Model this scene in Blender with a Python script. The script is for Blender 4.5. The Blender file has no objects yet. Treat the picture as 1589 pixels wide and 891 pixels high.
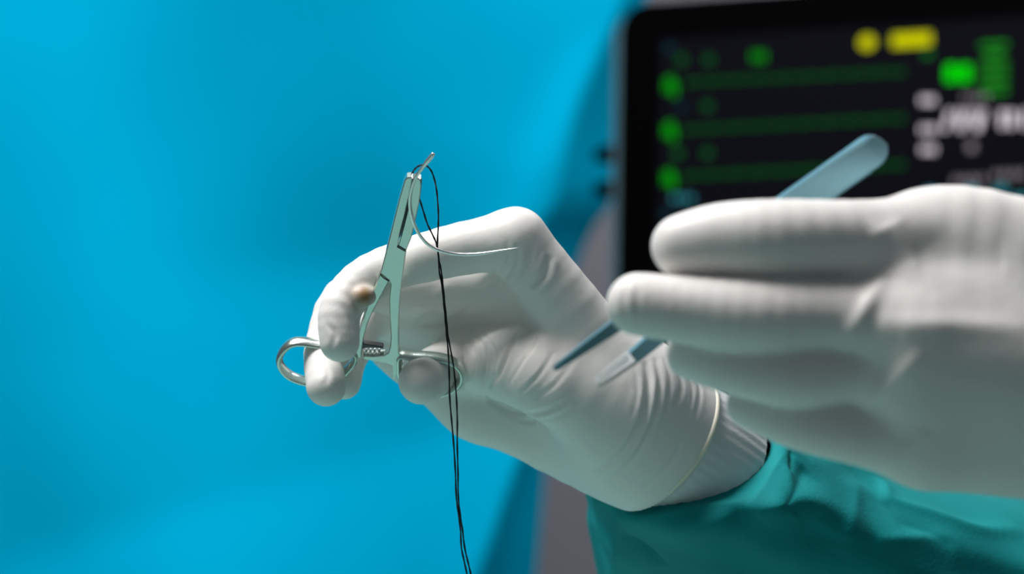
import bpy, bmesh, math, random
import numpy as np
from mathutils import Vector, Matrix, noise
from mathutils.bvhtree import BVHTree

random.seed(4)
S = bpy.context.scene
COL = S.collection

# ------------------------------------------------------------------ camera
F = 3520.0                      # focal length in pixels of the 1589 x 891 frame
CZ = 1.25                       # camera height (m)
FOCUS = 0.800
cam = bpy.data.cameras.new('camera')
cam.sensor_fit = 'HORIZONTAL'
cam.sensor_width = 36.0
cam.lens = 36.0 * F / 1589.0
cam.clip_start = 0.02
cam.dof.use_dof = True
cam.dof.focus_distance = FOCUS
cam.dof.aperture_fstop = 7.4
cam.dof.aperture_blades = 0
camo = bpy.data.objects.new('camera', cam)
camo.location = (0, 0, CZ)
camo.rotation_euler = (math.pi / 2, 0, 0)
COL.objects.link(camo)
S.camera = camo

# ------------------------------------------------------------------ world, lights, exposure
w = bpy.data.worlds.new('world')
S.world = w
w.use_nodes = True
bg = w.node_tree.nodes['Background']
bg.inputs[0].default_value = (0.60, 0.72, 0.78, 1)
bg.inputs[1].default_value = 0.145


def area(name, loc, target, size, power, color=(1, 1, 1)):
    l = bpy.data.lights.new(name, 'AREA')
    l.shape = 'DISK'
    l.size = size
    l.energy = power
    l.color = color
    o = bpy.data.objects.new(name, l)
    o.location = loc
    o.rotation_euler = (Vector(target) - Vector(loc)).to_track_quat('-Z', 'Y').to_euler()
    COL.objects.link(o)
    return o


area('surgical_light', (-0.44, 0.66, 2.15), (0.05, 0.76, 1.25), 0.36, 9.4, (1.0, 0.955, 0.92))
area('curtain_fill_light', (-0.5, 1.05, 2.75), (-0.35, 2.5, 1.2), 1.1, 42.5, (0.96, 0.98, 1.0))  # added lamp out of view, brightens the curtain
area('wall_fill_light', (0.9, 2.0, 2.75), (0.5, 3.6, 1.0), 0.6, 26, (1.0, 0.98, 1.0))  # extra unseen lamp put in to lift the dim back wall

S.view_settings.view_transform = 'Standard'
S.view_settings.look = 'None'
S.view_settings.gamma = 1.0
S.view_settings.exposure = 0.0


# ------------------------------------------------------------------ helpers
def P(px, py, d):
    """world point seen at pixel (px, py) at depth d metres"""
    return Vector(((px - 794.5) / F * d, d, CZ - (py - 445.5) / F * d))


def link(o, parent=None):
    COL.objects.link(o)
    if parent is not None:
        o.parent = parent
    return o


def empty(name, loc, label=None, cat=None, group=None):
    o = bpy.data.objects.new(name, None)
    o.empty_display_size = 0.02
    o.location = loc
    link(o)
    if label:
        o['label'] = label
    if cat:
        o['category'] = cat
    if group:
        o['group'] = group
    return o


def tag(o, label, cat, group=None):
    o['label'] = label
    o['category'] = cat
    if group:
        o['group'] = group
    return o


def mesh_obj(name, verts, faces, mat, parent=None, smooth=True, sharp=None):
    """vertices in world space; a parented mesh is stored relative to its thing"""
    off = Vector((0, 0, 0))
    if parent is not None:
        off = wloc(parent)
    me = bpy.data.meshes.new(name)
    me.from_pydata([tuple(Vector(v) - off) for v in verts], [], faces)
    bm = bmesh.new()
    bm.from_mesh(me)
    bmesh.ops.recalc_face_normals(bm, faces=bm.faces)
    bm.to_mesh(me)
    bm.free()
    if smooth:
        me.shade_smooth()
        if sharp:
            me.set_sharp_from_angle(angle=math.radians(sharp))
    me.materials.append(mat)
    return link(bpy.data.objects.new(name, me), parent)


def wloc(o):
    v = Vector((0, 0, 0))
    while o is not None:
        v += o.location
        o = o.parent
    return v


def catmull(pts, n=8, closed=False):
    pts = [Vector(p) for p in pts]
    m = len(pts)
    out = []
    rng = m if closed else m - 1
    for i in range(rng):
        if closed:
            a, b, c, d = pts[(i - 1) % m], pts[i], pts[(i + 1) % m], pts[(i + 2) % m]
        else:
            a, b, c, d = pts[max(i - 1, 0)], pts[i], pts[i + 1], pts[min(i + 2, m - 1)]
        for k in range(n):
            t = k / n
            out.append(0.5 * ((2 * b) + (c - a) * t + (2 * a - 5 * b + 4 * c - d) * t * t + (3 * b - a - 3 * c + d) * t ** 3))
    if not closed:
        out.append(pts[-1])
    return out


def tube(path, ra, rb=None, ref=None, seg=10, closed=False):
    """swept ellipse: ra along the in-plane side, rb along ref; radii floats or lists"""
    n = len(path)
    rb = ra if rb is None else rb
    A = ra if hasattr(ra, '__len__') else [ra] * n
    B = rb if hasattr(rb, '__len__') else [rb] * n
    vs, fs = [], []
    last = Vector(ref) if ref is not None else Vector((0.3, 0.9, 0.2))
    for i, p in enumerate(path):
        if closed:
            t = path[(i + 1) % n] - path[(i - 1) % n]
        else:
            t = path[min(i + 1, n - 1)] - path[max(i - 1, 0)]
        t.normalize()
        r = (Vector(ref) if ref is not None else last)
        v = (r - t * r.dot(t)).normalized()
        last = v
        u = t.cross(v)
        for k in range(seg):
            a = 2 * math.pi * k / seg
            vs.append(p + u * math.cos(a) * A[i] + v * math.sin(a) * B[i])
    for i in range(n if closed else n - 1):
        j = (i + 1) % n
        for k in range(seg):
            l = (k + 1) % seg
            fs.append((i * seg + k, i * seg + l, j * seg + l, j * seg + k))
    if not closed:
        fs.append(tuple(range(seg - 1, -1, -1)))
        fs.append(tuple((n - 1) * seg + k for k in range(seg)))
    return vs, fs


def inset2d(poly, b):
    n = len(poly)
    ar = sum(poly[i][0] * poly[(i + 1) % n][1] - poly[(i + 1) % n][0] * poly[i][1] for i in range(n))
    s = 1 if ar > 0 else -1
    out = []
    for i in range(n):
        p0, p1, p2 = (Vector(poly[(i + k) % n]) for k in (-1, 0, 1))
        e1, e2 = (p1 - p0).normalized(), (p2 - p1).normalized()
        n1, n2 = Vector((-e1.y, e1.x)) * s, Vector((-e2.y, e2.x)) * s
        m = n1 + n2
        if m.length < 1e-5:
            m = n1
        m.normalize()
        c = max(0.45, m.dot(n1))
        out.append(p1 + m * (b / c))
    return out


def plate(poly, thick, bev, mapper, name, mat, parent, front=0.0):
    """flat bar with chamfered faces: outline in holder-plane pixels, thickness in m"""
    n = len(poly)
    ins = inset2d(poly, bev)
    bm_ = bev / 4.4e3
    lv = [(ins, front - thick / 2), (poly, front - thick / 2 + bm_), (poly, front + thick / 2 - bm_), (ins, front + thick / 2)]
    vs, fs = [], []
    for q, off in lv:
        vs += [mapper(p[0], p[1], off) for p in q]
    for k in range(3):
        for i in range(n):
            j = (i + 1) % n
            fs.append((k * n + i, k * n + j, (k + 1) * n + j, (k + 1) * n + i))
    fs.append(tuple(range(n - 1, -1, -1)))
    fs.append(tuple(3 * n + i for i in range(n)))
    return mesh_obj(name, vs, fs, mat, parent, True, 25)


# ------------------------------------------------------------------ materials
def new_mat(name, color, rough=0.5, metal=0.0, spec=0.5):
    m = bpy.data.materials.new(name)
    m.use_nodes = True
    b = m.node_tree.nodes['Principled BSDF']
    b.inputs['Base Color'].default_value = (*color, 1)
    b.inputs['Roughness'].default_value = rough
    b.inputs['Metallic'].default_value = metal
    b.inputs['Specular IOR Level'].default_value = spec
    return m, m.node_tree, b


def bump(nt, b, scale, strength, dist, detail=4, kind='noise', stretch=None):
    tc = nt.nodes.new('ShaderNodeTexCoord')
    mp = nt.nodes.new('ShaderNodeMapping')
    if stretch:
        mp.inputs['Scale'].default_value = stretch
    nt.links.new(tc.outputs['Object'], mp.inputs[0])
    t = nt.nodes.new('ShaderNodeTexNoise')
    t.inputs['Scale'].default_value = scale
    t.inputs['Detail'].default_value = detail
    nt.links.new(mp.outputs[0], t.inputs['Vector'])
    bp = nt.nodes.new('ShaderNodeBump')
    bp.inputs['Strength'].default_value = strength
    bp.inputs['Distance'].default_value = dist
    nt.links.new(t.outputs['Fac'], bp.inputs['Height'])
    nt.links.new(bp.outputs[0], b.inputs['Normal'])
    return mp, t


def color_noise(nt, b, scale, c1, c2, lo=0.35, hi=0.65, detail=3):
    tc = nt.nodes.new('ShaderNodeTexCoord')
    t = nt.nodes.new('ShaderNodeTexNoise')
    t.inputs['Scale'].default_value = scale
    t.inputs['Detail'].default_value = detail
    nt.links.new(tc.outputs['Object'], t.inputs['Vector'])
    r = nt.nodes.new('ShaderNodeValToRGB')
    r.color_ramp.elements[0].position = lo
    r.color_ramp.elements[0].color = (*c1, 1)
    r.color_ramp.elements[1].position = hi
    r.color_ramp.elements[1].color = (*c2, 1)
    nt.links.new(t.outputs['Fac'], r.inputs[0])
    nt.links.new(r.outputs[0], b.inputs['Base Color'])
    return r


def glove_material(name, stain=None):
    m, nt, b = new_mat(name, (0.76, 0.735, 0.71), 0.46, 0, 0.35)
    b.inputs['Subsurface Weight'].default_value = 0.25
    b.inputs['Subsurface Radius'].default_value = (1.0, 0.75, 0.6)
    b.inputs['Subsurface Scale'].default_value = 0.004
    bump(nt, b, 260, 0.10, 0.0012, 5)
    if stain is not None:
        geo = nt.nodes.new('ShaderNodeTexCoord')
        sub = nt.nodes.new('ShaderNodeVectorMath')
        sub.operation = 'DISTANCE'
        sub.inputs[1].default_value = stain
        nt.links.new(geo.outputs['Object'], sub.inputs[0])
        nz = nt.nodes.new('ShaderNodeTexNoise')
        nz.inputs['Scale'].default_value = 350
        nt.links.new(geo.outputs['Object'], nz.inputs['Vector'])
        ad = nt.nodes.new('ShaderNodeMath')
        ad.operation = 'MULTIPLY_ADD'
        ad.inputs[1].default_value = 0.0016
        nt.links.new(nz.outputs['Fac'], ad.inputs[0])
        nt.links.new(sub.outputs['Value'], ad.inputs[2])
        r = nt.nodes.new('ShaderNodeMapRange')
        r.inputs['From Min'].default_value = 0.0018
        r.inputs['From Max'].default_value = 0.0085
        nt.links.new(ad.outputs[0], r.inputs['Value'])
        mx = nt.nodes.new('ShaderNodeMix')
        mx.data_type = 'RGBA'
        mx.inputs['A'].default_value = (0.30, 0.18, 0.08, 1)
        mx.inputs['B'].default_value = (0.76, 0.735, 0.71, 1)
        nt.links.new(r.outputs[0], mx.inputs['Factor'])
        nt.links.new(mx.outputs['Result'], b.inputs['Base Color'])
    return m


M = {}
m, nt, b = new_mat('brushed_steel', (0.66, 0.75, 0.69), 0.26, 1.0)
bump(nt, b, 900, 0.12, 0.0002, 3)
M['steel'] = m
m, nt, b = new_mat('polished_steel', (0.92, 0.90, 0.88), 0.32, 1.0)
M['polished'] = m
m, nt, b = new_mat('matt_carbide', (0.45, 0.45, 0.45), 0.5, 0.7)
M['carbide'] = m
m, nt, b = new_mat('reflection_tinted_steel', (0.19, 0.36, 0.42), 0.40, 1.0)  # teal reflection of the surrounding drapes is put into the base colour
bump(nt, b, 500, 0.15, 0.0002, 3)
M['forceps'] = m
m, nt, b = new_mat('dark_steel', (0.10, 0.10, 0.10), 0.4, 1.0)
M['dark_steel'] = m
m, nt, b = new_mat('black_silk', (0.006, 0.007, 0.010), 0.55, 0, 0.3)
M['thread'] = m
m, nt, b = new_mat('rolled_rubber', (0.78, 0.74, 0.62), 0.5)
M['bead'] = m
m, nt, b = new_mat('white_knit', (0.66, 0.67, 0.68), 0.9, 0, 0.1)
bump(nt, b, 900, 0.3, 0.0005, 3)
M['knit'] = m
m, nt, b = new_mat('teal_cotton', (0.0, 0.235, 0.225), 0.75, 0, 0.2)
color_noise(nt, b, 18, (0.0, 0.205, 0.215), (0.0, 0.25, 0.255))
bump(nt, b, 700, 0.25, 0.0006, 3)
M['teal'] = m
m, nt, b = new_mat('cyan_cloth', (0.0, 0.36, 0.6), 0.95, 0, 0.0)
color_noise(nt, b, 2.2, (0.0, 0.335, 0.555), (0.0, 0.385, 0.63), 0.3, 0.7)
bump(nt, b, 300, 0.15, 0.001, 3)
M['cyan'] = m
m, nt, b = new_mat('grey_wall', (0.33, 0.31, 0.345), 0.7)
color_noise(nt, b, 3, (0.32, 0.30, 0.335), (0.34, 0.32, 0.355))
M['wall'] = m
m, nt, b = new_mat('green_floor', (0.16, 0.24, 0.21), 0.4)
color_noise(nt, b, 12, (0.15, 0.23, 0.20), (0.18, 0.26, 0.23))
M['floor'] = m
m, nt, b = new_mat('mint_bounce_drape', (0.225, 0.40, 0.37), 0.8, 0, 0.2)
bump(nt, b, 400, 0.2, 0.001, 3)
M['mint'] = m
m, nt, b = new_mat('black_plastic', (0.0008, 0.0008, 0.001), 0.6, 0, 0.01)
M['black'] = m
m, nt, b = new_mat('screen_glass', (0.0025, 0.0025, 0.004), 0.4, 0, 0.02)
b.inputs['Emission Color'].default_value = (0.55, 0.6, 1.0, 1)
b.inputs['Emission Strength'].default_value = 0.003
M['screen'] = m
m, nt, b = new_mat('teal_grey_plastic', (0.085, 0.14, 0.16), 0.5)
M['case'] = m
m, nt, b = new_mat('pale_metal', (0.5, 0.5, 0.5), 0.4, 0.6)
M['stand'] = m


def emit(name, col, s):
    m = bpy.data.materials.new(name)
    m.use_nodes = True
    b = m.node_tree.nodes['Principled BSDF']
    b.inputs['Base Color'].default_value = (0, 0, 0, 1)
    b.inputs['Specular IOR Level'].default_value = 0.0
    b.inputs['Emission Color'].default_value = (*col, 1)
    b.inputs['Emission Strength'].default_value = s
    M[name] = m


emit('lit_green_trace', (0.01, 0.30, 0.03), 0.27)
emit('lit_green', (0.0, 0.36, 0.0), 0.9)
emit('lit_green_dim', (0.01, 0.30, 0.04), 0.5)
emit('lit_green_soft', (0.02, 0.42, 0.02), 0.62)
emit('lit_green_bright', (0.0, 0.75, 0.0), 1.0)
emit('lit_yellow', (0.62, 0.62, 0.0), 1.0)
emit('lit_white', (0.68, 0.61, 0.67), 1.3)
emit('lit_white_dim', (0.5, 0.45, 0.5), 0.5)
emit('lit_cyan', (0.05, 0.4, 0.48), 0.7)
emit('lit_cyan_dim', (0.02, 0.2, 0.3), 0.18)

# ------------------------------------------------------------------ the setting


def structure(name, verts, faces, mat):
    o = mesh_obj(name, verts, faces, mat, None, False)
    o['kind'] = 'structure'
    return o


structure('floor', [(-4, -2, -0.05), (4, -2, -0.05), (4, 3.75, -0.05), (-4, 3.75, -0.05), (-4, -2, 0), (4, -2, 0), (4, 3.75, 0), (-4, 3.75, 0)],
          [(0, 1, 2, 3), (4, 5, 6, 7), (0, 1, 5, 4), (1, 2, 6, 5), (2, 3, 7, 6), (3, 0, 4, 7)], M['floor'])
structure('wall_back', [(-4, 3.6, 0), (4, 3.6, 0), (4, 3.75, 0), (-4, 3.75, 0), (-4, 3.6, 3), (4, 3.6, 3), (4, 3.75, 3), (-4, 3.75, 3)],
          [(0, 1, 2, 3), (4, 5, 6, 7), (0, 1, 5, 4), (1, 2, 6, 5), (2, 3, 7, 6), (3, 0, 4, 7)], M['wall'])


# cyan curtain: a hanging sheet whose right edge curls away from the room
def curtain():
    D = 2.60
    edge = [(-3000, 1200), (-900, 1080), (-200, 1035), (0, 1012), (100, 988), (250, 966), (325, 955), (348, 925), (400, 905), (450, 890), (740, 852), (891, 838), (1300, 800), (2400, 760)]

    def edge_px(py):
        for (y0, x0), (y1, x1) in zip(edge[:-1], edge[1:]):
            if py <= y1:
                t = max(0, (py - y0) / (y1 - y0))
                return x0 + (x1 - x0) * t
        return edge[-1][1]
    nu, nv = 150, 110
    vs, fs = [], []
    for j in range(nv + 1):
        z = 0.005 + (2.6 - 0.005) * j / nv
        py = 445.5 + (CZ - z) * F / D
        xe = (edge_px(py) - 794.5) / F * D
        for i in range(nu + 1):
            u = i / nu
            u = 1 - (1 - u) ** 1.6
            x = -1.5 + (xe + 1.5) * u
            px = x / D * F + 794.5
            e = (xe - x)                       # distance from the curled edge
            y = D
            y += 0.012 * math.sin(x * 7.0 + 0.8 * math.sin(z * 2.3)) + 0.006 * math.sin(x * 15 + z * 4 + 1.0)
            y += 0.032 * noise.noise(Vector((x * 2.1, z * 1.7, 3.1))) + 0.008 * noise.noise(Vector((x * 6, z * 5, 9.1)))
            # diagonal pull fold falling to the left beside the edge
            s = (px - (905 - (py - 120) * 0.36)) / 40
            if 60 < py < 430:
                y -= 0.014 * math.exp(-s * s) * math.sin((py - 60) / 370 * math.pi)
            # crease running to the right at mid height
            q = (py - (292 + (px - 690) * 0.06)) / 14
            if 640 < px < 860:
                y += 0.005 * math.exp(-q * q) * math.sin((px - 640) / 220 * math.pi)
            # broad slope at the bottom which catches the light
            y += 0.05 * max(0.0, min(1.0, (py - (880 - 0.30 * px)) / 240)) * -1
            if py < 420:
                y -= 0.075 * (1 - max(py, -60) / 420) * math.exp(-((px - 600) / 270) ** 2)
            cw = 0.030 + 0.040 * max(0.0, min(1.2, (py - 690) / 200)) if py > 480 else 0.03 + 0.036 * max(0.0, min(1.0, py / 200))
            if e < cw:
                k = 1 - e / cw
                y += 0.22 * k if py > 480 else 0.05 * k * k + 0.09 * k
            vs.append((x, y, z))
    for j in range(nv):
        for i in range(nu):
            a = j * (nu + 1) + i
            fs.append((a, a + 1, a + nu + 2, a + nu + 1))
    o = mesh_obj('curtain', vs, fs, M['cyan'])
    sm = o.modifiers.new('cloth_thickness', 'SOLIDIFY')
    sm.thickness = 0.002
    sm.offset = 1
    tag(o, 'bright cyan cloth curtain hanging behind the hands', 'curtain')


curtain()


# unseen mint-draped table, added below the frame to throw green light up
def table():
    t = empty('bounce_table', (-0.34, 0.95, 0), 'mint green draped table, unseen, added to bounce green light up', 'table')
    vs, fs = [], []
    nx, ny = 40, 26
    for j in range(ny + 1):
        for i in range(nx + 1):
            x, y = -0.95 + 1.22 * i / nx, 0.10 + 1.20 * j / ny
            z = 0.90 + 0.008 * noise.noise(Vector((x * 6, y * 6, 1)))
            ed = min(i, nx - i, j, ny - j)
            if ed == 0:
                z -= 0.35
            vs.append((x, y, z))
    for j in range(ny):
        for i in range(nx):
            a = j * (nx + 1) + i
            fs.append((a, a + 1, a + nx + 2, a + nx + 1))
    mesh_obj('bounce_drape', vs, fs, M['mint'], t)

    def bx(name, x0, x1, y0, y1, z0, z1):
        v = [(x, y, z) for z in (z0, z1) for y in (y0, y1) for x in (x0, x1)]
        f = [(0, 1, 3, 2), (4, 5, 7, 6), (0, 1, 5, 4), (1, 3, 7, 5), (3, 2, 6, 7), (2, 0, 4, 6)]
        mesh_obj(name, v, f, M['stand'], t, False)
    bx('table_top', -0.88, 0.20, 0.17, 1.23, 0.80, 0.885)
    bx('pedestal', -0.49, -0.19, 0.82, 1.08, 0.06, 0.80)
    bx('base_plate', -0.74, 0.06, 0.70, 1.20, 0.0, 0.06)


table()


# ------------------------------------------------------------------ patient monitor
def monitor():
    D = 2.35
    th = math.radians(24)
    roll = math.radians(0.9)
    org = P(961, 6, D)                                   # top left corner of the front face
    U = Vector((math.cos(th), -math.sin(th), 0))
    N = Vector((-math.sin(th), -math.cos(th), 0))         # towards the viewer
    V = Vector((0, 0, -1))
    U2 = (U * math.cos(roll) - V * math.sin(roll)).normalized()
    V2 = (V * math.cos(roll) + U * math.sin(roll)).normalized()
    V2 = (V2 - U2 * 0.03).normalized()
    W, H = 0.52, 0.40

    def q(u, v, n=0.0):
        return org + U2 * u + V2 * v + N * n

    def uv(px, py):
        """pixel -> coordinates on the front face"""
        o = Vector((0, 0, CZ))
        d = P(px, py, 1.0) - o
        t = (org - o).dot(N) / d.dot(N)
        h = o + d * t - org
        # solve in the (U2, V2) frame
        a, bb, c = U2.dot(U2), U2.dot(V2), V2.dot(V2)
        e, g = h.dot(U2), h.dot(V2)
        det = a * c - bb * bb
        return (e * c - g * bb) / det, (g * a - e * bb) / det

    base = q(W / 2, H, -0.05)
    root = empty('patient_monitor', (base.x, base.y, 0), 'black patient monitor showing green waveforms beside the cyan curtain', 'monitor')

    def rrect(u0, v0, u1, v1, r, n, k=6):
        out = []
        for cx, cy, a0 in ((u1 - r, v0 + r, -90), (u1 - r, v1 - r, 0), (u0 + r, v1 - r, 90), (u0 + r, v0 + r, 180)):
            for i in range(k + 1):
                a = math.radians(a0 + 90 * i / k)
                out.append(q(cx + r * math.cos(a), cy + r * math.sin(a), n))
        return out

    def slab(name, u0, v0, u1, v1, r, n0, n1, mat, parent, b=0.0):
        rings = [rrect(u0, v0, u1, v1, r, n0), rrect(u0, v0, u1, v1, r, n1 - b)]
        if b:
            rings.append(rrect(u0 + b, v0 + b, u1 - b, v1 - b, max(r - b, 0.0004), n1))
        n = len(rings[0])
        vs = sum(rings, [])
        fs = []
        for k in range(len(rings) - 1):
            for i in range(n):
                j = (i + 1) % n
                fs.append((k * n + i, k * n + j, (k + 1) * n + j, (k + 1) * n + i))
        fs.append(tuple(range(n)))
        fs.append(tuple((len(rings) - 1) * n + i for i in range(n)))
        return mesh_obj(name, vs, fs, mat, parent, True, 30)

    case = slab('casing', -0.012, 0.004, W + 0.004, H + 0.004, 0.03, -0.085, -0.012, M['case'], root, 0.006)
    case['label'] = 'teal grey rear casing'
    bez = slab('bezel', 0, 0, W, H, 0.03, -0.0118, 0.0, M['black'], root, 0.003)
    s0 = uv(1024, 62)
    scr = slab('screen', s0[0], s0[1], W - 0.02, H - 0.03, 0.002, 0.0001, 0.0012, M['screen'], root)
    NZ = 0.0016

    def mark(name, px, py, wpx, hpx, mat, r=None, k=4):
        """a flat lit mark on the screen, its size given in pixels"""
        u, v = uv(px, py)
        s = 1.0 / (F / (D - u * math.sin(th)))
        a, h = wpx * s / 2, hpx * s / 2
        rr = min(a, h) * (0.9 if r is None else r)
        vs = rrect(u - a, v - h, u + a, v + h, rr, NZ, k)
        vs2 = rrect(u - a, v - h, u + a, v + h, rr, NZ - 0.0003, k)
        n = len(vs)
        fs = [tuple(range(n)), tuple(n + i for i in range(n))] + [(i, (i + 1) % n, n + (i + 1) % n, n + i) for i in range(n)]
        return mesh_obj(name, vs + vs2, fs, mat, scr, False)

    def stroke(name, pts, wpx, mat):
        """a thin lit line through face coordinates"""
        s = 1.0 / (F / D)
        vs, fs = [], []
        for i, (u, v) in enumerate(pts):
            u0, v0 = pts[max(i - 1, 0)]
            u1, v1 = pts[min(i + 1, len(pts) - 1)]
            d = Vector((u1 - u0, v1 - v0)).normalized()
            nn = Vector((-d.y, d.x)) * wpx * s / 2
            for dz in (NZ, NZ - 0.0004):
                vs.append(q(u + nn.x, v + nn.y, dz))
                vs.append(q(u - nn.x, v - nn.y, dz))
        for i in range(len(pts) - 1):
            a, c = 4 * i, 4 * i + 4
            fs += [(a, a + 1, c + 1, c), (a + 2, a + 3, c + 3, c + 2), (a, a + 2, c + 2, c), (a + 1, a + 3, c + 3, c + 1)]
        return mesh_obj(name, vs, fs, mat, scr, False)

    # the three heart traces
    for (xa, ya, xb, yb) in ((1062, 129, 1405, 112), (1060, 203, 1405, 184), (1058, 275, 1405, 256)):
        ua, va = uv(xa, ya)
        ub, vb = uv(xb, yb)
        pts = []
        n = 190
        for i in range(n + 1):
            t = i / n
            ph = (t * 9.5) % 1.0
            y = 0
            if ph < 0.16:
                y = -0.30 * math.sin(ph / 0.16 * math.pi)
            elif 0.24 < ph < 0.28:
                y = 0.25
            elif 0.28 <= ph < 0.34:
                y = -1.0
            elif 0.34 <= ph < 0.38:
                y = 0.35
            elif 0.5 < ph < 0.75:
                y = -0.42 * math.sin((ph - 0.5) / 0.25 * math.pi)
            y += 0.12 * math.sin(t * 60)
            pts.append((ua + (ub - ua) * t, va + (vb - va) * t + 0.0050 * y))
        stroke('waveform_trace', pts, 4.2, M['lit_green_trace'])
    # small bright lead labels at the start of each trace, and the dim scale marks
    for px, py in ((1042, 133), (1041, 203), (1040, 277)):
        mark('lead_label', px, py - 3, 7, 22, M['lit_green'], 0.2)
        mark('lead_label', px + 5, py + 6, 6, 22, M['lit_green'], 0.2)
        mark('lead_label', px - 7, py, 5, 20, M['lit_green'], 0.2)
    for px, py, ma in ((1058, 93, 'lit_green_dim'), (1100, 93, 'lit_green_dim'), (1058, 165, 'lit_cyan_dim'), (1098, 165, 'lit_green_dim'),
                       (1052, 238, 'lit_green_dim'), (1098, 238, 'lit_green_dim')):
        mark('scale_mark', px - 3, py, 3.6, 13, M[ma], 0.3)
        mark('scale_mark', px + 4, py, 3.6, 13, M[ma], 0.3)
    for dx in (-8, 0, 8):
        mark('scale_mark', 1178 + dx, 88, 5, 15, M['lit_green'], 0.3)
    mark('status_mark', 1040, 75, 12, 10, M['lit_cyan_dim'], 0.3)
    # yellow alarm round and bar
    mark('alarm_badge', 1346, 66, 25, 22, M['lit_yellow'], 1.0, 8)
    mark('alarm_bar', 1415, 62, 62, 20, M['lit_yellow'], 0.25)
    mark('status_mark', 1440, 84, 14, 10, M['lit_green_dim'], 0.3)
    # heart rate read-out and the column of small green lines
    for dx in (-11, 11):
        mark('readout_digit', 1487 + dx, 114, 17, 27, M['lit_green_bright'], 0.35)
    for k in range(6):
        y = 70 + k * 14.5
        mark('readout_line', 1543, y, 42 if k != 1 else 30, 7.0, M['lit_green_soft'], 0.3)
    # white pressure figures
    for px, py, wd in ((1440, 156, 24), (1441, 201, 27), (1441, 232, 24)):
        for k in range(3):
            mark('readout_digit', px - wd / 3 + k * wd / 3, py, 6, 11, M['lit_white'], 0.3)
    for k in range(4):
        mark('readout_digit', 1498 + k * 11, 152, 6, 9, M['lit_white_dim'], 0.3)
    # large slanted figures
    for k, x in enumerate((1471, 1484, 1497, 1510, 1523)):
        u0, v0 = uv(x + 4, 171)
        u1, v1 = uv(x - 5 if k % 2 == 0 else x + 7, 203)
        stroke('readout_digit', [(u0, v0), ((u0 + u1) / 2, (v0 + v1) / 2), (u1, v1)], 6.0, M['lit_white'])
    for px in (1556, 1570, 1590, 1604):
        mark('readout_digit', px, 185, 8, 27, M['lit_white'], 0.4)
    mark('readout_digit', 1508, 228, 12, 13, M['lit_white_dim'], 0.4)
    for k in range(4):
        mark('readout_digit', 1484 + k * 13, 281 - k * 0.6, 7, 12, M['lit_white_dim'], 0.3)
        mark('readout_digit', 1546 + k * 14, 272 - k * 0.6, 7, 12, M['lit_white_dim'], 0.3)
    for px, py in ((1445, 300), (1508, 296), (1554, 294), (1584, 308)):
        mark('status_mark', px, py, 16, 12, M['lit_cyan'], 0.4)
    for dx in (-12, 0, 12):
        mark('status_mark', 1060 + dx, 308, 8, 9, M['lit_cyan'], 0.4)
    mark('status_mark', 1022 + 12, 332, 12, 10, M['lit_cyan_dim'], 0.4)
    # two plug sockets with black plugs on the left flank
    for py in (236, 291):
        u, v = uv(966, py)
        c = q(-0.010, v, -0.03)
        vs, fs = tube([c, c - U2 * 0.014, c - U2 * 0.019, c - U2 * 0.026], [0.010, 0.010, 0.008, 0.007], seg=16)
        mesh_obj('cable_plug', vs, fs, M['black'], case)['label'] = 'black plug on the left flank'
    # stand
    top = q(W / 2, H - 0.05, -0.10)
    vs, fs = tube([Vector((top.x, top.y, 0.05)), Vector((top.x, top.y, top.z + 0.05))], 0.022, seg=20)
    mesh_obj('stand_pole', vs, fs, M['stand'], root, True, 40)
    vs, fs = tube([Vector((top.x, top.y, 0.0)), Vector((top.x, top.y, 0.035)), Vector((top.x, top.y, 0.05))], [0.24, 0.24, 0.2], seg=32)
    mesh_obj('stand_base', vs, fs, M['stand'], root, True, 40)


monitor()


# ------------------------------------------------------------------ surfaces grown from capsules
def smin(a, b, k):
    h = np.maximum(k - np.abs(a - b), 0.0) / k
    return np.minimum(a, b) - h * h * k * 0.25


def chain_sdf(Q, pts, k):
    """pts: list of (xyz mm, radius mm); joined round cones"""
    if len(pts) > 2:
        q = catmull([Vector((*a, r)) for a, r in pts], 4)
        pts = [(np.array(p[:3]), p[3]) for p in q]
        k = 0.4
    d = None
    for (a, ra), (b, rb) in zip(pts[:-1], pts[1:]):
        ab = b - a
        t = np.clip(((Q - a) @ ab) / max(ab @ ab, 1e-6), 0, 1)
        e = np.sqrt(((Q - a - t[:, None] * ab) ** 2).sum(1)) - (ra + (rb - ra) * t)
        d = e if d is None else smin(d, e, k)
    return d


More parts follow.
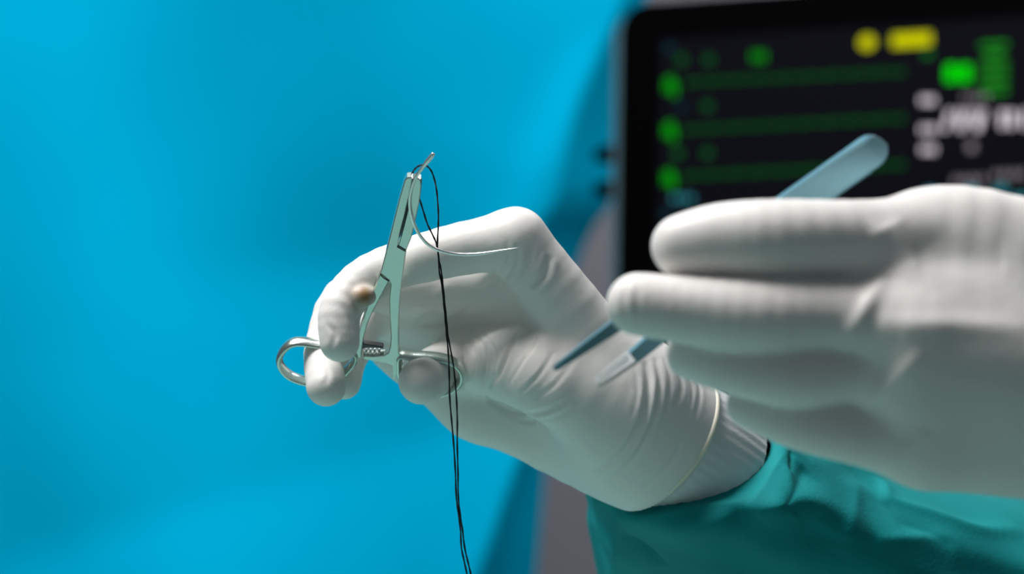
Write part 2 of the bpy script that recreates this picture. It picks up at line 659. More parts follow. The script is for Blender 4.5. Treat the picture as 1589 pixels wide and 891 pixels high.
def polygonize(sdf, lo, hi, h):
    B = 8
    n = np.ceil((hi - lo) / h / B).astype(int) * B
    nb = n // B
    cx = [lo[a] + (np.arange(nb[a]) + 0.5) * B * h for a in range(3)]
    C = np.stack(np.meshgrid(*cx, indexing='ij'), -1).reshape(-1, 3).astype(np.float32)
    dc = sdf(C)
    act = np.abs(dc) < B * h * 1.15 + 2.0
    Vf = np.repeat(np.repeat(np.repeat(dc.reshape(nb), B, 0), B, 1), B, 2).astype(np.float32)
    loc = np.stack(np.meshgrid(*[np.arange(B)] * 3, indexing='ij'), -1).reshape(-1, 3)
    ids = np.argwhere(act.reshape(nb))
    for s in range(0, len(ids), 400):
        g = (ids[s:s + 400, None, :] * B + loc[None]).reshape(-1, 3)
        val = sdf((lo + g * h).astype(np.float32))
        Vf[g[:, 0], g[:, 1], g[:, 2]] = val
    sgn = Vf < 0
    # cells holding a sign change
    nx, ny, nz = Vf.shape
    cnt = np.zeros((nx - 1, ny - 1, nz - 1), np.int8)
    for dx in (0, 1):
        for dy in (0, 1):
            for dz in (0, 1):
                cnt += sgn[dx:nx - 1 + dx, dy:ny - 1 + dy, dz:nz - 1 + dz]
    cells = np.argwhere((cnt > 0) & (cnt < 8))
    idx = -np.ones(cnt.shape, np.int64)
    idx[cells[:, 0], cells[:, 1], cells[:, 2]] = np.arange(len(cells))
    acc = np.zeros((len(cells), 3))
    num = np.zeros(len(cells))
    corners = [(x, y, z) for x in (0, 1) for y in (0, 1) for z in (0, 1)]
    for i, a in enumerate(corners):
        for ax in range(3):
            if a[ax] == 0:
                bb = list(a)
                bb[ax] = 1
                va = Vf[cells[:, 0] + a[0], cells[:, 1] + a[1], cells[:, 2] + a[2]]
                vb = Vf[cells[:, 0] + bb[0], cells[:, 1] + bb[1], cells[:, 2] + bb[2]]
                mk = (va < 0) != (vb < 0)
                t = np.where(mk, va / np.where(mk, va - vb, 1), 0)
                p = np.tile(np.array(a, float), (len(cells), 1))
                p[:, ax] = t
                acc[mk] += p[mk]
                num[mk] += 1
    verts = lo + (cells + acc / num[:, None]) * h
    quads = []
    for ax in range(3):
        o1, o2 = [k for k in range(3) if k != ax]
        sl0 = [slice(1, -1)] * 3
        sl0[ax] = slice(0, -1)
        sl1 = list(sl0)
        sl1[ax] = slice(1, None)
        e = sgn[tuple(sl0)] != sgn[tuple(sl1)]
        g = np.argwhere(e)
        off = np.array([1, 1, 1])
        off[ax] = 0
        g = g + off
        s0 = sgn[g[:, 0], g[:, 1], g[:, 2]]
        c = []
        for d1, d2 in ((0, 0), (1, 0), (1, 1), (0, 1)):
            hh = g.copy()
            hh[:, o1] -= d1
            hh[:, o2] -= d2
            c.append(idx[hh[:, 0], hh[:, 1], hh[:, 2]])
        qd = np.stack(c, 1)
        flip = s0 if ax != 1 else ~s0
        qd[flip] = qd[flip][:, ::-1]
        quads.append(qd)
    quads = np.concatenate(quads)
    quads = quads[(quads >= 0).all(1)]
    return verts, quads


def fast_mesh(name, verts, quads, mat, parent):
    off = np.array(wloc(parent))
    me = bpy.data.meshes.new(name)
    me.vertices.add(len(verts))
    me.vertices.foreach_set('co', (verts - off).astype(np.float32).ravel())
    me.loops.add(quads.size)
    me.loops.foreach_set('vertex_index', quads.astype(np.int32).ravel())
    me.polygons.add(len(quads))
    me.polygons.foreach_set('loop_start', (np.arange(len(quads)) * quads.shape[1]).astype(np.int32))
    me.update(calc_edges=True)
    me.validate()
    bm = bmesh.new()
    bm.from_mesh(me)
    bmesh.ops.recalc_face_normals(bm, faces=bm.faces)
    bm.to_mesh(me)
    bm.free()
    me.shade_smooth()
    me.materials.append(mat)
    o = bpy.data.objects.new(name, me)
    link(o, parent)
    return o


def creases(o, lines, STR=0.6):
    """press folds into a mesh: each line is (points as pixels, width mm, height mm);
    every line is first dropped on the real surface, then works in 3-D"""
    me = o.data
    n = len(me.vertices)
    co = np.empty(n * 3, np.float32)
    me.vertices.foreach_get('co', co)
    co = co.reshape(-1, 3).astype(float)
    no = np.empty(n * 3, np.float32)
    me.vertices.foreach_get('normal', no)
    no = no.reshape(-1, 3)
    off = np.array(wloc(o))
    bm = bmesh.new()
    bm.from_mesh(me)
    bvh = BVHTree.FromBMesh(bm)
    bm.free()
    orig = Vector((0, 0, CZ)) - Vector(off)
    disp = np.zeros(n)
    for line in lines:
        pts, wd, amp = line[:3]
        path = catmull([(p[0], p[1], 0) for p in pts], 6)
        hit = []
        for p in path:
            d = (P(p.x, p.y, 1.0) - Vector((0, 0, CZ))).normalized()
            h = bvh.ray_cast(orig, d)
            if h[0] is not None:
                hit.append(np.array(h[0]))
        if len(hit) < 3:
            continue
        hit = np.array(hit)
        wm = wd / 1000.0
        bb0, bb1 = hit.min(0) - 3 * wm, hit.max(0) + 3 * wm
        sel = np.where(((co > bb0) & (co < bb1)).all(1))[0]
        if not len(sel):
            continue
        best = np.full(len(sel), 1e9)
        tt = np.zeros(len(sel))
        m = len(hit)
        for i in range(m - 1):
            a, ab = hit[i], hit[i + 1] - hit[i]
            if np.linalg.norm(ab) > 0.02:
                continue
            t = np.clip(((co[sel] - a) @ ab) / max(ab @ ab, 1e-12), 0, 1)
            e = np.sqrt(((co[sel] - a - t[:, None] * ab) ** 2).sum(1))
            k = e < best
            best[k] = e[k]
            tt[k] = ((i + t) / (m - 1))[k]
        taper = np.clip(np.sin(np.clip(tt, 0, 1) * math.pi), 0, 1) ** 0.7
        x = best / wm
        if len(line) > 3 and line[3] == 'fold':          # groove flanked by two soft rolls
            prof = (1 - 1.6 * x * x) * np.exp(-x * x * 0.9)
        elif len(line) > 3 and line[3] == 'ridge':       # a crisp cloth edge
            prof = np.exp(-np.sqrt(x * x + 0.01) * 1.3)
        else:
            prof = np.exp(-x * x)
        disp[sel] += STR * amp / 1000.0 * prof * taper
    co = co + no * disp[:, None]
    me.vertices.foreach_set('co', co.astype(np.float32).ravel())
    me.update()


def mm(px, py, d):
    return np.array(P(px, py, d)) * 1000.0


# ------------------------------------------------------------------ the surgeon
person = empty('person', (0.28, 1.02, 0.0), 'surgeon in white gloves and a teal gown holding suturing tools', 'person')
R0 = 0.800


def jr(px, py, dz, r):
    """a joint of the right hand: pixel, depth offset mm, radius in pixels"""
    d = R0 + dz / 1000.0
    return mm(px, py, d), r * d / F * 1000.0


axis = Vector((0.83 * 0.9, 0.42, -0.55 * 0.9)).normalized()        # forearm direction
bead_c = P(1035, 681, 0.842)
bead_r = 0.0262


def right_hand():
    fingers = {
        'index': [jr(800, 372, 12, 45), jr(690, 392, 13, 40), jr(575, 428, 10, 34), jr(530, 478, 3, 33), jr(527, 531, 0, 31)],
        'middle': [jr(790, 435, 38, 42), jr(560, 448, 33, 34), jr(506, 530, 22, 31), jr(506, 600, 9, 31)],
        'ring': [jr(780, 515, 56, 42), jr(600, 488, 52, 30), jr(548, 548, 40, 26), jr(534, 594, 28, 26)],
        'little': [jr(742, 622, 62, 46), jr(604, 542, 62, 31)],
        'thumb': [jr(950, 636, 22, 76), jr(845, 582, 18, 66), jr(740, 562, 41, 47), jr(690, 570, 35, 41), jr(654, 592, 14, 36)],
        'bump': [jr(592, 448, 12, 14), jr(575, 455, 6, 16), jr(561, 461, 0, 17)],
    }
    palm = [
        [jr(800, 372, 12, 45), jr(880, 480, 18, 52), jr(965, 602, 26, 66)],
        [jr(600, 452, 36, 31), jr(790, 435, 38, 45)],
        [jr(625, 492, 54, 30), jr(780, 515, 56, 45)],
        [jr(640, 556, 62, 33), jr(742, 622, 60, 46)],
        [jr(790, 435, 38, 45), jr(985, 640, 42, 74)],
        [jr(780, 515, 56, 45), jr(975, 665, 50, 78)],
        [jr(742, 622, 60, 46), jr(900, 680, 55, 70), jr(985, 690, 46, 80)],
    ]
    c0, c1 = np.array(bead_c - axis * 0.022) * 1000, np.array(bead_c + axis * 0.03) * 1000
    fore = [(c0, bead_r * 1000 * 0.96), (c1, bead_r * 1000 * 1.02)]
    ax = np.array(axis)
    bc = np.array(bead_c) * 1000

    def sdf(Q):
        p = None
        for c in palm:
            e = chain_sdf(Q, c, 5)
            p = e if p is None else smin(p, e, 14)
        p = smin(p, chain_sdf(Q, fore, 3), 16)
        out = p
        ks = {'index': 6, 'middle': 6, 'ring': 6, 'little': 8, 'thumb': 9, 'bump': 1}
        for nme, c in fingers.items():
            f = chain_sdf(Q, c, 4)
            if nme == 'bump':
                out = smin(out, f, 1.5)
            else:
                out = smin(out, smin(f, p, ks[nme]), 1.3)
        return np.maximum(out, (Q - bc) @ ax - 1.5)
    lo = np.array(P(470, 660, 0.76)) * 1000
    lo = np.array([-85.0, 775.0, 1160.0])
    hi = np.array([90.0, 905.0, 1290.0])
    v, qd = polygonize(sdf, lo, hi, 0.72)
    st = P(566, 458, R0 - 0.0030)
    o = fast_mesh('gloved_hand', v / 1000.0, qd, None, person)
    o.data.materials.clear()
    o.data.materials.append(glove_material('white_latex_right', tuple(st - wloc(person))))
    o['label'] = 'right gloved hand gripping the needle holder'
    L = [
        # knuckle folds on the inside of the bent index finger
        ([(803, 376), (802, 400), (788, 428), (765, 455)], 1.3, -0.55, 'fold'),
        ([(788, 372), (784, 398), (768, 425), (742, 446)], 1.1, -0.38, 'fold'),
        ([(826, 384), (818, 408), (800, 434)], 1.3, -0.45, 'fold'),
        ([(853, 396), (845, 424), (822, 448)], 2.2, -1.0, 'fold'),
        ([(770, 380), (764, 400), (750, 420)], 1.0, -0.22, 'fold'),
        # thumb ball
        ([(820, 494), (794, 534), (777, 576), (754, 604)], 1.5, -0.85, 'fold'),
        ([(835, 520), (812, 560), (790, 596)], 1.2, -0.38, 'fold'),
        ([(860, 545), (838, 580), (806, 612)], 1.2, -0.45, 'fold'),
        ([(890, 560), (862, 596), (826, 622)], 1.2, -0.35, 'fold'),
        ([(745, 604), (772, 628), (806, 641), (846, 639), (884, 618)], 1.7, -1.0, 'fold'),
        ([(757, 620), (790, 645), (830, 654), (872, 644), (906, 622)], 1.6, -0.5, 'fold'),
        # thumb rings
        ([(716, 512), (733, 535), (738, 566), (733, 600)], 1.0, -0.4, 'fold'),
        ([(730, 508), (749, 535), (754, 568), (747, 602)], 1.0, -0.45, 'fold'),
        ([(744, 506), (766, 540), (770, 570), (760, 600)], 1.0, -0.35, 'fold'),
        ([(702, 520), (718, 540), (722, 560)], 0.9, -0.3, 'fold'),
        ([(780, 520), (786, 548), (772, 590)], 1.0, -0.3, 'fold'),
        # pull folds at the wrist
        ([(1000, 560), (1006, 596), (998, 650), (968, 700), (920, 735)], 2.0, -1.25, 'fold'),
        ([(1016, 556), (1024, 600), (1012, 658), (980, 716), (930, 752)], 1.7, -0.8, 'fold'),
        ([(1030, 552), (1040, 590), (1034, 640)], 1.6, -0.35, 'fold'),
        ([(1048, 556), (1058, 600), (1046, 630)], 1.8, -0.5, 'fold'),
        ([(1062, 562), (1074, 606), (1070, 640)], 1.2, -0.22, 'fold'),
        ([(1078, 574), (1086, 610), (1078, 650)], 1.5, -0.4, 'fold'),
        ([(985, 575), (990, 610), (980, 650)], 1.4, -0.25, 'fold'),
        ([(1060, 680), (1040, 720), (1000, 755)], 1.5, -0.4, 'fold'),
        # fingertip slack
        ([(505, 500), (520, 520), (512, 545)], 1.4, -0.4, 'fold'),
        ([(530, 470), (545, 500), (548, 520)], 1.6, -0.35, 'fold'),
        ([(497, 560), (510, 580), (502, 600)], 1.4, -0.35, 'fold'),
        # hollow of the palm
        ([(700, 440), (660, 478), (622, 520)], 2.0, 0.9),
        ([(740, 470), (690, 500), (650, 505)], 2.0, -0.7, 'fold'),
        ([(612, 486), (632, 482), (660, 478)], 1.2, -0.6, 'fold'),
    ]
    creases(o, L, 0.8)
    # rolled rim of the glove
    u = axis.cross(Vector((0, 0, 1))).normalized()
    vv = axis.cross(u).normalized()
    ring = [bead_c + (u * math.cos(a) + vv * math.sin(a)) * (bead_r * 1.0) for a in [2 * math.pi * k / 96 for k in range(96)]]
    vs, fs = tube(ring, 0.0014, 0.0013, tuple(axis), 8, True)
    rb = mesh_obj('glove_rim', vs, fs, M['bead'], o)
    rb['label'] = 'rolled cream rim of the glove'
    # knitted cuff of the gown between glove and sleeve
    n, m = 160, 16
    vs, fs = [], []
    for j in range(m + 1):
        s = j / m
        for k in range(n):
            a = 2 * math.pi * k / n
            r = 0.0252 + 0.00012 * (1 if (k // 2) % 2 else -1) + 0.001 * math.sin(s * 3.1) + 0.0004 * noise.noise(Vector((math.cos(a) * 2, math.sin(a) * 2, s * 3)))
            vs.append(bead_c + axis * (-0.003 + 0.030 * s) + (u * math.cos(a) + vv * math.sin(a)) * r)
    for j in range(m):
        for k in range(n):
            l = (k + 1) % n
            fs.append((j * n + k, j * n + l, (j + 1) * n + l, (j + 1) * n + k))
    kc = mesh_obj('knitted_cuff', vs, fs, M['knit'], person)
    kc['label'] = 'pale ribbed knit cuff at the right wrist'
    return o


right_hand()


# teal sleeve of the right arm
def sleeve():
    rings = [
        ((1176, 668, .853), (988, 774, .840), (1146, 748, .830)),
        ((1189, 664, .856), (974, 770, .842), (1162, 753, .826)),
        ((1224, 684, .875), (916, 768, .875), (1168, 800, .813)),
        ((1330, 712, .90), (922, 812, .905), (1215, 850, .834)),
        ((1500, 754, .93), (938, 880, .92), (1350, 930, .855)),
        ((1800, 846, .98), (985, 1080, .95), (1560, 1080, .88)),
        ((2100, 950, 1.02), (1150, 1380, .98), (1800, 1300, .92)),
        ((2500, 1040, 1.06), (1600, 1400, 1.04), (2150, 1370, .96)),
        ((2900, 1120, 1.10), (2100, 1430, 1.10), (2550, 1430, 1.0)),
    ]
    keys = [(P(*a), P(*b_), P(*c)) for a, b_, c in rings]
    As, Bs, Ns = (catmull([k[i] for k in keys], 22) for i in range(3))
    n = 220
    vs, fs = [], []
    for j, (A, B_, N_) in enumerate(zip(As, Bs, Ns)):
        C = (A + B_) / 2
        U, V = A - C, N_ - C
        s = j / 22.0
        amp = min(1.0, max(0.0, s - 0.6) / 1.4)
        for k in range(n):
            a = 2 * math.pi * k / n
            p = C + U * math.cos(a) + V * math.sin(a)
            out = (U * math.cos(a) + V * math.sin(a)).normalized()
            q = Vector((math.cos(a) * 1.6, math.sin(a) * 1.6, s * 0.55))
            f = noise.noise(q * 0.8 + Vector((4.2, 0, 0)))
            g = noise.noise(q * 1.9 + Vector((1.7, 3, 0)))
            p = p + out * amp * (0.008 * f + 0.003 * g)
            vs.append(p)
    for j in range(len(As) - 1):
        for k in range(n):
            l = (k + 1) % n
            fs.append((j * n + k, j * n + l, (j + 1) * n + l, (j + 1) * n + k))
    o = mesh_obj('sleeve', vs, fs, M['teal'], person)
    o['label'] = 'teal gown sleeve of the right arm'
    creases(o, [
        ([(966, 808), (1040, 800), (1110, 790), (1160, 782)], 5.0, 3.5, 'ridge'),
        ([(966, 800), (961, 840), (956, 900)], 5.0, 2.2, 'ridge'),
        ([(966, 828), (998, 852), (1032, 880)], 5.0, -4, 'ridge'),
        ([(1160, 790), (1184, 762), (1206, 725), (1222, 697)], 5.0, 2.6, 'ridge'),
        ([(1226, 698), (1229, 712), (1228, 730)], 2.5, -2.0, 'ridge'),
        ([(1248, 725), (1238, 760), (1216, 800)], 7.0, -2.4, 'ridge'),
        ([(1261, 808), (1300, 824), (1343, 842)], 4.0, 1.6, 'ridge'),
        ([(1366, 745), (1374, 762), (1368, 785)], 3.5, 2.2, 'ridge'),
        ([(1372, 775), (1440, 802), (1517, 828), (1589, 822)], 7.0, 5, 'ridge'),
        ([(1360, 838), (1415, 836), (1475, 831)], 4.0, 1.8, 'ridge'),
        ([(1390, 812), (1430, 822), (1480, 850)], 6.0, -2.0, 'ridge'),
        ([(1330, 745), (1322, 800), (1300, 860)], 9.0, 2.0, 'ridge'),
    ], 1.0)
    sm = o.modifiers.new('cloth_thickness', 'SOLIDIFY')
    sm.thickness = 0.0012
    sm.offset = -1
    return o


sleeve()

L0 = 0.660


def jl(px, py, dz, r):
    d = L0 + dz / 1000.0
    return mm(px, py, d), r * d / F * 1000.0


def left_hand():
    fingers = [
        ([jl(1060, 382, 0, 50), jl(1120, 374, -2, 59), jl(1205, 373, -4, 64), jl(1340, 372, 0, 62), jl(1440, 372, 8, 70)], 7),
        ([jl(990, 472, -5, 49), jl(1070, 482, -7, 53), jl(1180, 493, -9, 60), jl(1300, 494, -8, 58), jl(1430, 520, -8, 70)], 7),
        ([jl(1075, 548, 5, 42), jl(1140, 565, -2, 48), jl(1230, 580, -6, 53), jl(1330, 575, -5, 54), jl(1430, 600, -4, 70)], 7),
        ([jl(1165, 628, 9, 38), jl(1240, 652, 2, 46), jl(1330, 668, 0, 54), jl(1440, 680, 3, 72)], 7),
        ([jl(1600, 480, 28, 62), jl(1430, 440, 34, 56), jl(1260, 425, 33, 46), jl(1130, 430, 28, 42)], 8),
    ]
    palm = [
        [jl(1440, 368, 10, 72), jl(1520, 372, 8, 76), jl(1720, 450, 14, 100)],
        [jl(1322, 432, 2, 36), jl(1400, 442, 0, 62), jl(1560, 462, 1, 72), jl(1700, 500, 6, 90)],
        [jl(1420, 530, -8, 72), jl(1700, 560, -6, 90)],
        [jl(1430, 600, -4, 72), jl(1700, 620, -2, 95)],
        [jl(1440, 680, 3, 74), jl(1700, 690, 8, 92)],
        [jl(1700, 560, 14, 130), jl(1900, 590, 24, 135), jl(2150, 640, 40, 140)],
    ]

    def sdf(Q):
        p = None
        for c in palm:
            e = chain_sdf(Q, c, 6)
            p = e if p is None else smin(p, e, 12)
        out = p
        for c, k in fingers:
            out = smin(out, smin(chain_sdf(Q, c, 5), p, k), 1.4)
        return out
    lo = np.array([22.0, 612.0, 1145.0])
    hi = np.array([262.0, 742.0, 1300.0])
    v, qd = polygonize(sdf, lo, hi, 1.0)
    o = fast_mesh('gloved_hand', v / 1000.0, qd, glove_material('white_latex_left'), person)
    o['label'] = 'left gloved hand pinching the thumb forceps'
    creases(o, [
        # taut webs from the finger roots
        ([(1300, 545), (1322, 515), (1350, 468), (1372, 430)], 2.4, 2.3),
        ([(1332, 632), (1380, 600), (1435, 545)], 2.4, 2.2),
        ([(1368, 732), (1400, 705), (1440, 668)], 2.2, 1.8),
        # furrow where the forceps leave the hand
        ([(1312, 303), (1340, 314), (1362, 334), (1374, 352)], 5.0, -2.0),
        # ledge along the second metacarpal
        ([(1350, 505), (1420, 506), (1500, 506), (1600, 512)], 3.5, 1.8),
        ([(1420, 402), (1480, 398), (1560, 410)], 6.0, -2.0),
        # fingertip slack
        ([(972, 440), (968, 470), (975, 510)], 1.6, -0.5, 'fold'),
        ([(990, 436), (988, 470), (994, 515)], 1.6, -0.4, 'fold'),
    ])
    # sleeve of the left arm beyond the right edge of the frame
    c0, c1, c2 = P(1960, 600, .686), P(2200, 650, .70), P(2900, 800, .78)
    path = catmull([c0, c1, c2], 10)
    vs, fs = tube(path, [0.031 + 0.02 * i / len(path) for i in range(len(path))], seg=48)
    so = mesh_obj('sleeve', vs, fs[:-2], M['teal'], person)
    so['label'] = 'teal gown sleeve of the left arm'
    sm = so.modifiers.new('cloth_thickness', 'SOLIDIFY')
    sm.thickness = 0.0012


left_hand()

# ------------------------------------------------------------------ needle holder
TILT = math.radians(30)
HN = Vector((0, -math.cos(TILT), -math.sin(TILT)))                   # front normal of the tool
HO = P(606, 430, 0.800)


def HP(px, py, off=0.0):
    """pixel -> point on the tool's own plane, moved off the plane by off metres"""
    o = Vector((0, 0, CZ))
    d = P(px, py, 1.0) - o
    t = (HO - o).dot(HN) / d.dot(HN)
    return o + d * t + HN * off


def needle_holder():
    root = empty('needle_holder', HP(606, 430), 'steel needle holder with two finger rings in the right glove', 'needle holder')
    st = M['steel']
    # member one: right shank through the box lock to the left jaw
    one = [(628, 276), (632, 271.5), (638, 271), (641, 273), (638.5, 285), (635, 302), (629, 327), (621, 358), (617.8, 378.5), (630.8, 385.6),
           (627, 413), (624, 435), (621, 462), (619.4, 498), (619, 520), (619.5, 541), (623, 551), (626, 560), (616, 577), (611, 588), (609, 578), (609, 563),
           (599, 559), (580, 556), (563.5, 553), (564.5, 547.5), (580, 548), (597, 546.5), (603, 543), (606, 534), (607, 516), (605.8, 498), (605, 482),
           (604.4, 460), (607, 437), (604.5, 431.5), (590.5, 420), (598, 392), (605.5, 362), (613, 332), (620, 304)]
    plate(one, 0.0042, 1.5, HP, 'handle_half', st, root)
    # member two: left shank behind, right jaw
    two = [(604, 432.5), (592.5, 454), (578, 482), (570.5, 499), (565, 520), (562, 540), (561, 552), (552, 552), (553, 535), (557, 512), (562, 496), (570, 473), (579.4, 448), (590, 421.5), (597.5, 428)]
    h2 = plate(two, 0.0040, 1.4, HP, 'handle_half', st, root, -0.0002)
    jaw = [(642.5, 273), (647, 271.5), (653, 275), (654.5, 283), (653, 298), (650.5, 313), (644, 343), (638.5, 366), (630.8, 385), (618.4, 377.6), (622, 365),
           (627, 346), (632, 326), (636, 304), (640, 286)]
    jw = plate(jaw, 0.0040, 1.5, HP, 'jaw', st, h2, -0.0001)
    jw['label'] = 'right jaw with cross hatched gripping face'
    # hatched gripping faces between the jaws: a row of fine teeth each
    rows = []
    for (ax_, ay, bx, by, cnt, sgn_) in ((621, 364, 640, 287, 44, -1), (620, 361, 637, 297, 36, 1)):
        vs, fs = [], []
        for i in range(cnt):
            t = i / cnt
            x, y = ax_ + (bx - ax_) * t, ay + (by - ay) * t
            dx, dy = (bx - ax_) / cnt * 0.42, (by - ay) / cnt * 0.42
            b0 = len(vs)
            for off in (-0.0018, 0.0019):
                vs += [HP(x - dx, y - dy, off), HP(x + dx, y + dy, off), HP(x + sgn_ * 2.3, y + sgn_ * 0.5, off)]
            fs += [(b0, b0 + 1, b0 + 2), (b0 + 3, b0 + 4, b0 + 5), (b0, b0 + 1, b0 + 4, b0 + 3), (b0 + 1, b0 + 2, b0 + 5, b0 + 4), (b0 + 2, b0, b0 + 3, b0 + 5)]
        rows.append((vs, fs))
    for vs, fs in rows:
        g = mesh_obj('jaw_teeth', vs, fs, M['dark_steel'], root, False)
        g['kind'] = 'stuff'
        g['label'] = 'dark serrated gripping teeth'
    # box lock seam pieces
    for pts, nm in (((590.5, 420), (595, 426.5), (604.5, 431.5)), 'lock_seam'), (((617.8, 378.5), (624, 383), (630.8, 385.4)), 'lock_seam'):
        vs, fs = tube(catmull([HP(x, y, 0.00205) for x, y in pts], 4), 0.00022, seg=6)
        mesh_obj(nm, vs, fs, M['dark_steel'], root)
    # ratchet: bar with teeth on the left shank
    bar = [(558, 533), (568, 533.5), (580, 535.5), (594, 537.5), (595, 540.5), (580, 539.5), (566, 539.5), (558, 543)]
    r1 = plate(bar, 0.0030, 0.8, HP, 'ratchet_bar', M['dark_steel'], root, -0.0012)
    for i in range(4):
        x = 568 + i * 6.5
        tooth = [(x - 2.9, 548.5), (x + 3.0, 548.3), (x + 1.6, 544.2), (x - 0.8, 544.6)]
        plate(tooth, 0.003, 0.4, HP, 'ratchet_tooth', M['polished'], r1, -0.0004)

    # finger rings
    def ring(pts, lab, ri=5.4, rn=0.0031):
        path = catmull([HP(x, y) for x, y in pts], 6, True)
        vs, fs = tube(path, ri / 4.4e3, rn, tuple(HN), 14, True)
        o = mesh_obj('finger_ring', vs, fs, M['steel'], root)
        o['label'] = lab
    ring([(621, 551), (640, 552), (665, 553.5), (690, 557), (708, 565), (716, 578), (714, 592), (702, 603), (685, 609), (660, 611), (638, 606), (627, 595), (620, 580), (619, 564)],
         'right finger ring around the thumb')
    ring([(550, 546), (530, 537), (495, 533.5), (462, 530), (445, 537), (434.5, 552), (435, 566), (446, 580), (465, 589), (487, 593), (510, 591), (528, 583), (541, 571), (551, 558)],
         'left finger ring around the middle finger')


needle_holder()

# curved needle gripped by the jaws
def needle():
    pts = [(673.2, 233.5), (668, 240), (660, 250), (651, 262), (643.5, 275), (638.3, 291), (636.2, 308), (638, 326), (644, 345), (652, 360), (663.5, 373), (680, 382),
           (700, 386.8), (720, 388.4), (742, 387), (762, 383.8), (784, 379.5), (803.5, 375.8)]
    path = catmull([HP(x, y, 0.0024 if y < 330 else 0.0024 + (x - 640) * 0.00001) for x, y in pts], 6)
    n = len(path)
    ra = []
    for i in range(n):
        t = i / (n - 1)
        r = 0.00060
        if t < 0.14:
            r = 0.00060 + 0.00022 * math.sin(t / 0.14 * math.pi)
        if t > 0.84:
            r = 0.00060 * max(0.05, (1 - t) / 0.16) ** 0.8
        ra.append(r)
    vs, fs = tube(path, ra, [r * 0.9 for r in ra], tuple(HN), 10)
    o = mesh_obj('suture_needle', vs, fs, M['polished'])
    tag(o, 'curved steel suture needle clamped in the jaws', 'needle')


needle()


# black thread, one loop through the needle with both tails hanging down
def thread():
    wob = lambda i: 0.45 * math.sin(i * 1.9)
    up = [(731, 893), (726, 872), (721, 850), (717.5, 822), (713.5, 795), (711, 770), (710.5, 730), (709.5, 690), (709.5, 650), (708, 615), (704.5, 575), (699.5, 545),
          (695, 520), (692.5, 495), (690, 470), (687, 440), (684.5, 420), (681, 402), (678.8, 380), (680, 352), (680.2, 330), (678, 300), (674.5, 280), (669, 265),
          (662, 257.5), (655, 257.2), (648, 261), (643, 267.5), (640, 275)]
    mid = [(641, 290), (646, 303)]
    down = [(650.5, 315), (656, 330), (663, 347), (671, 364), (677, 378), (680.5, 398), (681.5, 420), (686, 445), (688.5, 470), (691, 496), (693, 520), (695.5, 545),
            (697, 580), (698, 620), (701, 655), (704, 690), (706.5, 730), (708, 770), (711, 795), (714.5, 822), (716, 850), (720.5, 872), (725, 893)]
    path = []
    for i, (x, y) in enumerate(up):
        d = 0.797 - (0.016 if y < 300 else 0.016 * max(0, (400 - y) / 100)) + 0.0006 * math.sin(y * 0.12)
        path.append(P(x, y, d))
    path[-1] = HP(*up[-1], -0.0030)
    path[-2] = HP(*up[-2], -0.0022)
    path[-3] = HP(*up[-3], -0.0012)
    path[-4] = HP(*up[-4], -0.0006)
    for x, y in mid:
        path.append(HP(x, y, -0.0034))
    for i, (x, y) in enumerate(down):
        d = 0.797 - 0.014 * max(0, (400 - y) / 100) - 0.0006 * math.sin(y * 0.12)
        path.append(P(x, y, d) if i > 1 else HP(x, y, -0.003 + 0.001 * i))
    # tails go on below the frame
    tail_a = [P(744, 960, .797), P(738, 925, .797)]
    tail_b = [P(731, 925, .797), P(735, 962, .797)]
    path = tail_a + path + tail_b
    pp = catmull(path, 6)
    rr = [0.00031 + 0.00005 * math.sin(i * 1.1) for i in range(len(pp))]
    vs, fs = tube(pp, rr, seg=7)
    o = mesh_obj('suture_thread', vs, fs, M['thread'])
    tag(o, 'black braided suture thread looped over the needle holder tip', 'thread')


thread()

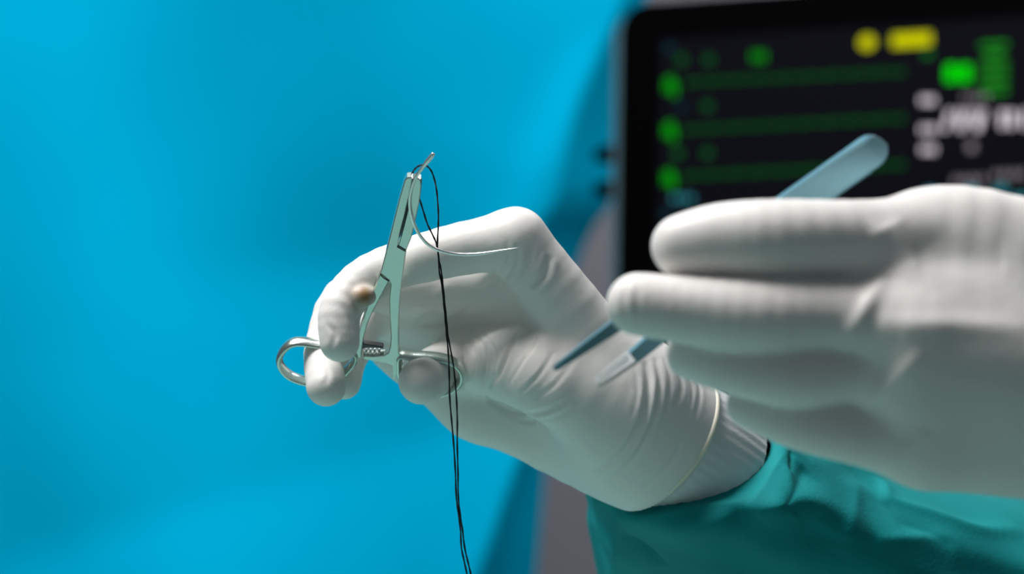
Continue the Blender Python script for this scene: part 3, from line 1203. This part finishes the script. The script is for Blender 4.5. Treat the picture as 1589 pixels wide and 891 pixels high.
# ------------------------------------------------------------------ thumb forceps in the left hand
def forceps():
    root = empty('thumb_forceps', P(1345, 235, 0.682), 'steel thumb forceps held slanting in the left glove', 'forceps')

    def arm(name, stations, lab=None, mat=None, face=(0.12, -1, -0.30)):
        """stations: (px, py, depth, half width px, half thickness mm)"""
        path = [P(a, b_, c) for a, b_, c, _, _ in stations]
        vs, fs = [], []
        n = len(path)
        for i, p in enumerate(path):
            t = (path[min(i + 1, n - 1)] - path[max(i - 1, 0)]).normalized()
            hw = stations[i][3] * stations[i][2] / F
            ht = stations[i][4] / 1000.0
            v = Vector(face)
            v = (v - t * v.dot(t)).normalized()
            u = t.cross(v)
            bvl = min(ht * 0.3, hw * 0.3)
            for cu, cv in ((-1, -1), (1, -1), (1, 1), (-1, 1)):
                # chamfered corners: two points each
                a_ = p + u * cu * (hw - bvl) + v * cv * ht
                c_ = p + u * cu * hw + v * cv * (ht - bvl)
                vs += ([c_, a_] if cu * cv > 0 else [a_, c_])
        for i in range(n - 1):
            for k in range(8):
                l = (k + 1) % 8
                fs.append((i * 8 + k, i * 8 + l, i * 8 + 8 + l, i * 8 + 8 + k))
        fs.append(tuple(range(8)))
        fs.append(tuple((n - 1) * 8 + k for k in range(8)))
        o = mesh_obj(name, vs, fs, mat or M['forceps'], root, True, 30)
        if lab:
            o['label'] = lab
        return o

    # rounded butt where the arms meet, and the near arm
    def lerp(a, b_, t):
        return a + (b_ - a) * t
    st = []
    for dx, hw in ((0, 2), (2.5, 10), (6, 16), (12, 21.5), (20, 24.5), (30, 25.5), (60, 25.5), (110, 25), (180, 24)):
        st.append((1372 - dx * 0.823, 221 + dx * 0.567, 0.684, hw, 2.6 if dx < 60 else 1.9))
    st += [(1150, 375, 0.682, 20, 1.2), (1030, 455, 0.678, 13, 0.9), (950, 509, 0.676, 10.5, 0.8), (885, 555, 0.675, 6.5, 0.7), (866, 568.5, 0.675, 5.5, 0.6), (859, 573, 0.675, 3.2, 0.5)]
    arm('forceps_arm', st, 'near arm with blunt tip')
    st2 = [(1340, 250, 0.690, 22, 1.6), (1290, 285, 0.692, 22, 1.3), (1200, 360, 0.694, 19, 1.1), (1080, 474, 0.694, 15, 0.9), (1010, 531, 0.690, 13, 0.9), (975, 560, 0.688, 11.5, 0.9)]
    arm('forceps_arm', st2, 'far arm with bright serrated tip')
    st3 = [(981, 555, 0.687, 11.5, 0.9), (950, 577, 0.686, 10.5, 0.9), (930, 591, 0.6855, 9, 0.8), (924, 595, 0.6855, 5.5, 0.7)]
    tip = arm('forceps_tip', st3, 'bright serrated inner face of the far tip', M['carbide'], (-0.2, -0.8, 0.35))
    vs, fs = [], []
    for i in range(16):
        t = i / 15
        x, y, d = lerp(976, 930, t), lerp(559, 591, t), lerp(.687, .6855, t) - 0.0011
        a_, c_ = P(x - 5.5, y - 8.0, d), P(x + 4.5, y + 7.0, d)
        s_, f_ = tube([a_, c_], 0.0002, seg=5)
        b0 = len(vs)
        vs += s_
        fs += [tuple(b0 + k for k in f) for f in f_]
    g = mesh_obj('tip_serration', vs, fs, M['polished'], tip, False)
    g['kind'] = 'stuff'


forceps()
